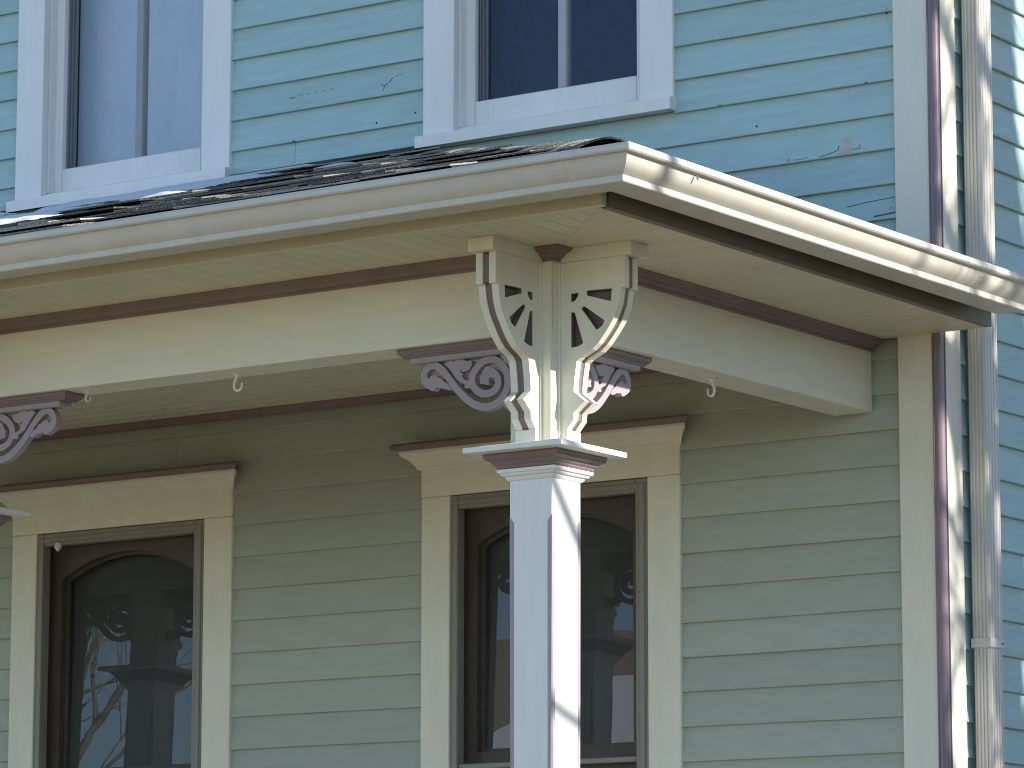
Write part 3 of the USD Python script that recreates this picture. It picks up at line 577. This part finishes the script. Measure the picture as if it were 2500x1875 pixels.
# ---- the big tree at the right of the house, whose branches throw the dappled shade on the corner
tt = thing('shade_tree', 'bare tree standing right of the house, outside the picture', 'tree', (4.6, 2.2, 0))
def onwall(y, z, X, x0=0.0):                          # point at x=X whose sun shadow falls on (x0, y, z)
    d = SUN_DIR/SUN_DIR[0]; return np.array([X, y+d[1]*(X-x0), z+d[2]*(X-x0)])
trunk = [(4.6, 2.2, -.2), (4.6, 2.0, 2.0), onwall(.36, 1.2, 4.6), onwall(.33, 1.9, 4.6)]
part('trunk', tube(trunk, [.24, .2, .15, .13], 12), BARK, tt, smooth=50)
limbs = []
def limb(pts, r0, r1, X=4.4, x0=0.0): limbs.append(tube([onwall(y, z, X+.05*i, x0) for i, (y, z) in enumerate(pts)], np.linspace(r0, r1, len(pts)), 8))
stem = [(.33, 1.85), (.30, 2.4), (.33, 2.9), (.35, 3.4), (.34, 4.0), (.36, 4.6), (.33, 5.4), (.30, 6.4)]
limb(stem, .12, .09, 4.55)
limb([(.35, 1.9), (.38, 2.3), (.44, 2.8), (.49, 3.3), (.49, 3.9), (.455, 4.4), (.47, 5.0), (.6, 6.0)], .09, .07, 4.6)
limb([(.30, 4.25), (.12, 4.45), (.02, 4.58), (-.10, 4.78), (-.4, 5.2)], .04, .02)
limb([(.32, 3.62), (.14, 3.82), (.02, 3.97), (-.12, 4.2), (-.5, 4.9)], .05, .02)
limb([(.34, 3.15), (.14, 3.32), (.03, 3.50), (-.06, 3.55), (-.4, 3.60)], .05, .055)
limb([(.33, 3.3), (.16, 3.48), (.03, 3.55), (-.06, 3.585), (-.4, 3.62)], .05, .055)
limb([(.34, 3.0), (.16, 3.26), (.03, 3.43), (-.08, 3.47), (-.4, 3.52)], .05, .05)
limb([(.32, 2.65), (.16, 2.92), (.03, 3.07), (-.15, 3.3), (-1.0, 3.9)], .03, .012)
# a long low limb reaching toward the street: shadows on the post and on the right gutter
limb([(.45, 1.35), (-.6, 2.05), (-1.3, 2.62), (-1.56, 2.86), (-1.67, 3.0), (-1.95, 3.14), (-2.18, 3.24), (-2.27, 3.36), (-2.3, 3.6), (-2.4, 4.0)], .03, .022, 4.4, -.233)
limb([(-.6, 2.05), (-1.3, 2.30), (-1.6, 2.39), (-1.9, 2.5)], .028, .02, 4.45, -.233)
part('branches', limbs, BARK, tt, smooth=50)
twigs = []; r_ = random.Random(21)
for k in range(9):
    q = k*.7; grow(trunk[-1], (math.cos(q)+.6, math.sin(q)*.8+.5, 1.1), 1.6, .05, 3, r_, twigs)
part('crown', twigs, BARK, tt)

# ------------------------------------------------------------------ house across the street, mirrored in the porch window behind the post
nb = thing('neighbour_house', 'low tan house with brown roof across the lawn, mirrored in the porch window', 'house', (-14.5, -23, 0))
NX0, NX1, NY0, NY1 = -18.6, -10.5, -27.5, -21.0
part('wall', bx(NX0, NX1, NY0, NY1, 0, 4.5, .01), paint('tan_siding', (.48, .42, .33), .7, .08, (1, 1, 12)), nb)
ridge = 7.05; ym = (NY0+NY1)/2
rf = part('roof', [hull([(NX0-.4, NY1+.5, 4.35), (NX1+.4, NY1+.5, 4.35), (NX0-.4, ym, ridge), (NX1+.4, ym, ridge), (NX0-.4, NY1+.5, 4.2), (NX1+.4, NY1+.5, 4.2), (NX0-.4, ym, ridge-.15), (NX1+.4, ym, ridge-.15)]), hull([(NX0-.4, NY0-.5, 4.35), (NX1+.4, NY0-.5, 4.35), (NX0-.4, ym, ridge), (NX1+.4, ym, ridge), (NX0-.4, NY0-.5, 4.2), (NX1+.4, NY0-.5, 4.2), (NX0-.4, ym, ridge-.15), (NX1+.4, ym, ridge-.15)])], paint('brown_roof', (.30, .22, .15), .9, .25, (1, 8, 8), .4), nb)
rs_ = lambda z: NY1+.5+(ym-NY1-.5)*(z-4.35)/(ridge-4.35)
part('roof_snow', hull([(x_, rs_(z_)+.02, z_+o_) for x_, z_ in ((-16.3, 4.5), (-10.3, 4.5), (-15.9, 6.35), (-10.3, 6.5), (-16.5, 5.3)) for o_ in (.02, .06)]), SNOW, rf)
part('chimney', bx(-13.2, -12.6, ym-.3, ym+.3, 6.5, 8.0, .02), paint('brick_red', (.30, .14, .10), .9, .2), rf)
for xw in (-17, -14.5, -12): 
    w = part('window', bx(xw-.55, xw+.55, NY1, NY1+.05, 1.1, 2.5, .01), WHITE, nb); part('pane', bx(xw-.47, xw+.47, NY1+.04, NY1+.06, 1.18, 2.42, .002), plain('dark_pane', (.03, .04, .05), .05), w)

# ------------------------------------------------------------------ unseen house added on the right to shade the ground beside the porch
nr = thing('next_house', 'grey house added at the right, outside the picture, to shade the ground', 'house', (15, 4, 0))
part('wall', bx(11.0, 19.0, -2.5, 11, 0, 3.4, .01), paint('grey_siding', (.22, .23, .24), .7, .08, (1, 1, 12)), nr)
part('roof', hull([(x_, y_, z_) for y_ in (-2.9, 11.4) for x_, z_ in ((10.6, 3.3), (19.4, 3.3), (10.6, 3.45), (19.4, 3.45), (15, 5.0))]), SHINGLE, nr)
for yw in (0, 3.5, 7):
    w = part('window', bx(10.95, 11.0, yw-.5, yw+.5, 1.0, 2.5, .005), WHITE, nr); part('pane', bx(10.94, 10.96, yw-.42, yw+.42, 1.08, 2.42, .002), plain('grey_pane', (.03, .04, .05), .1), w)
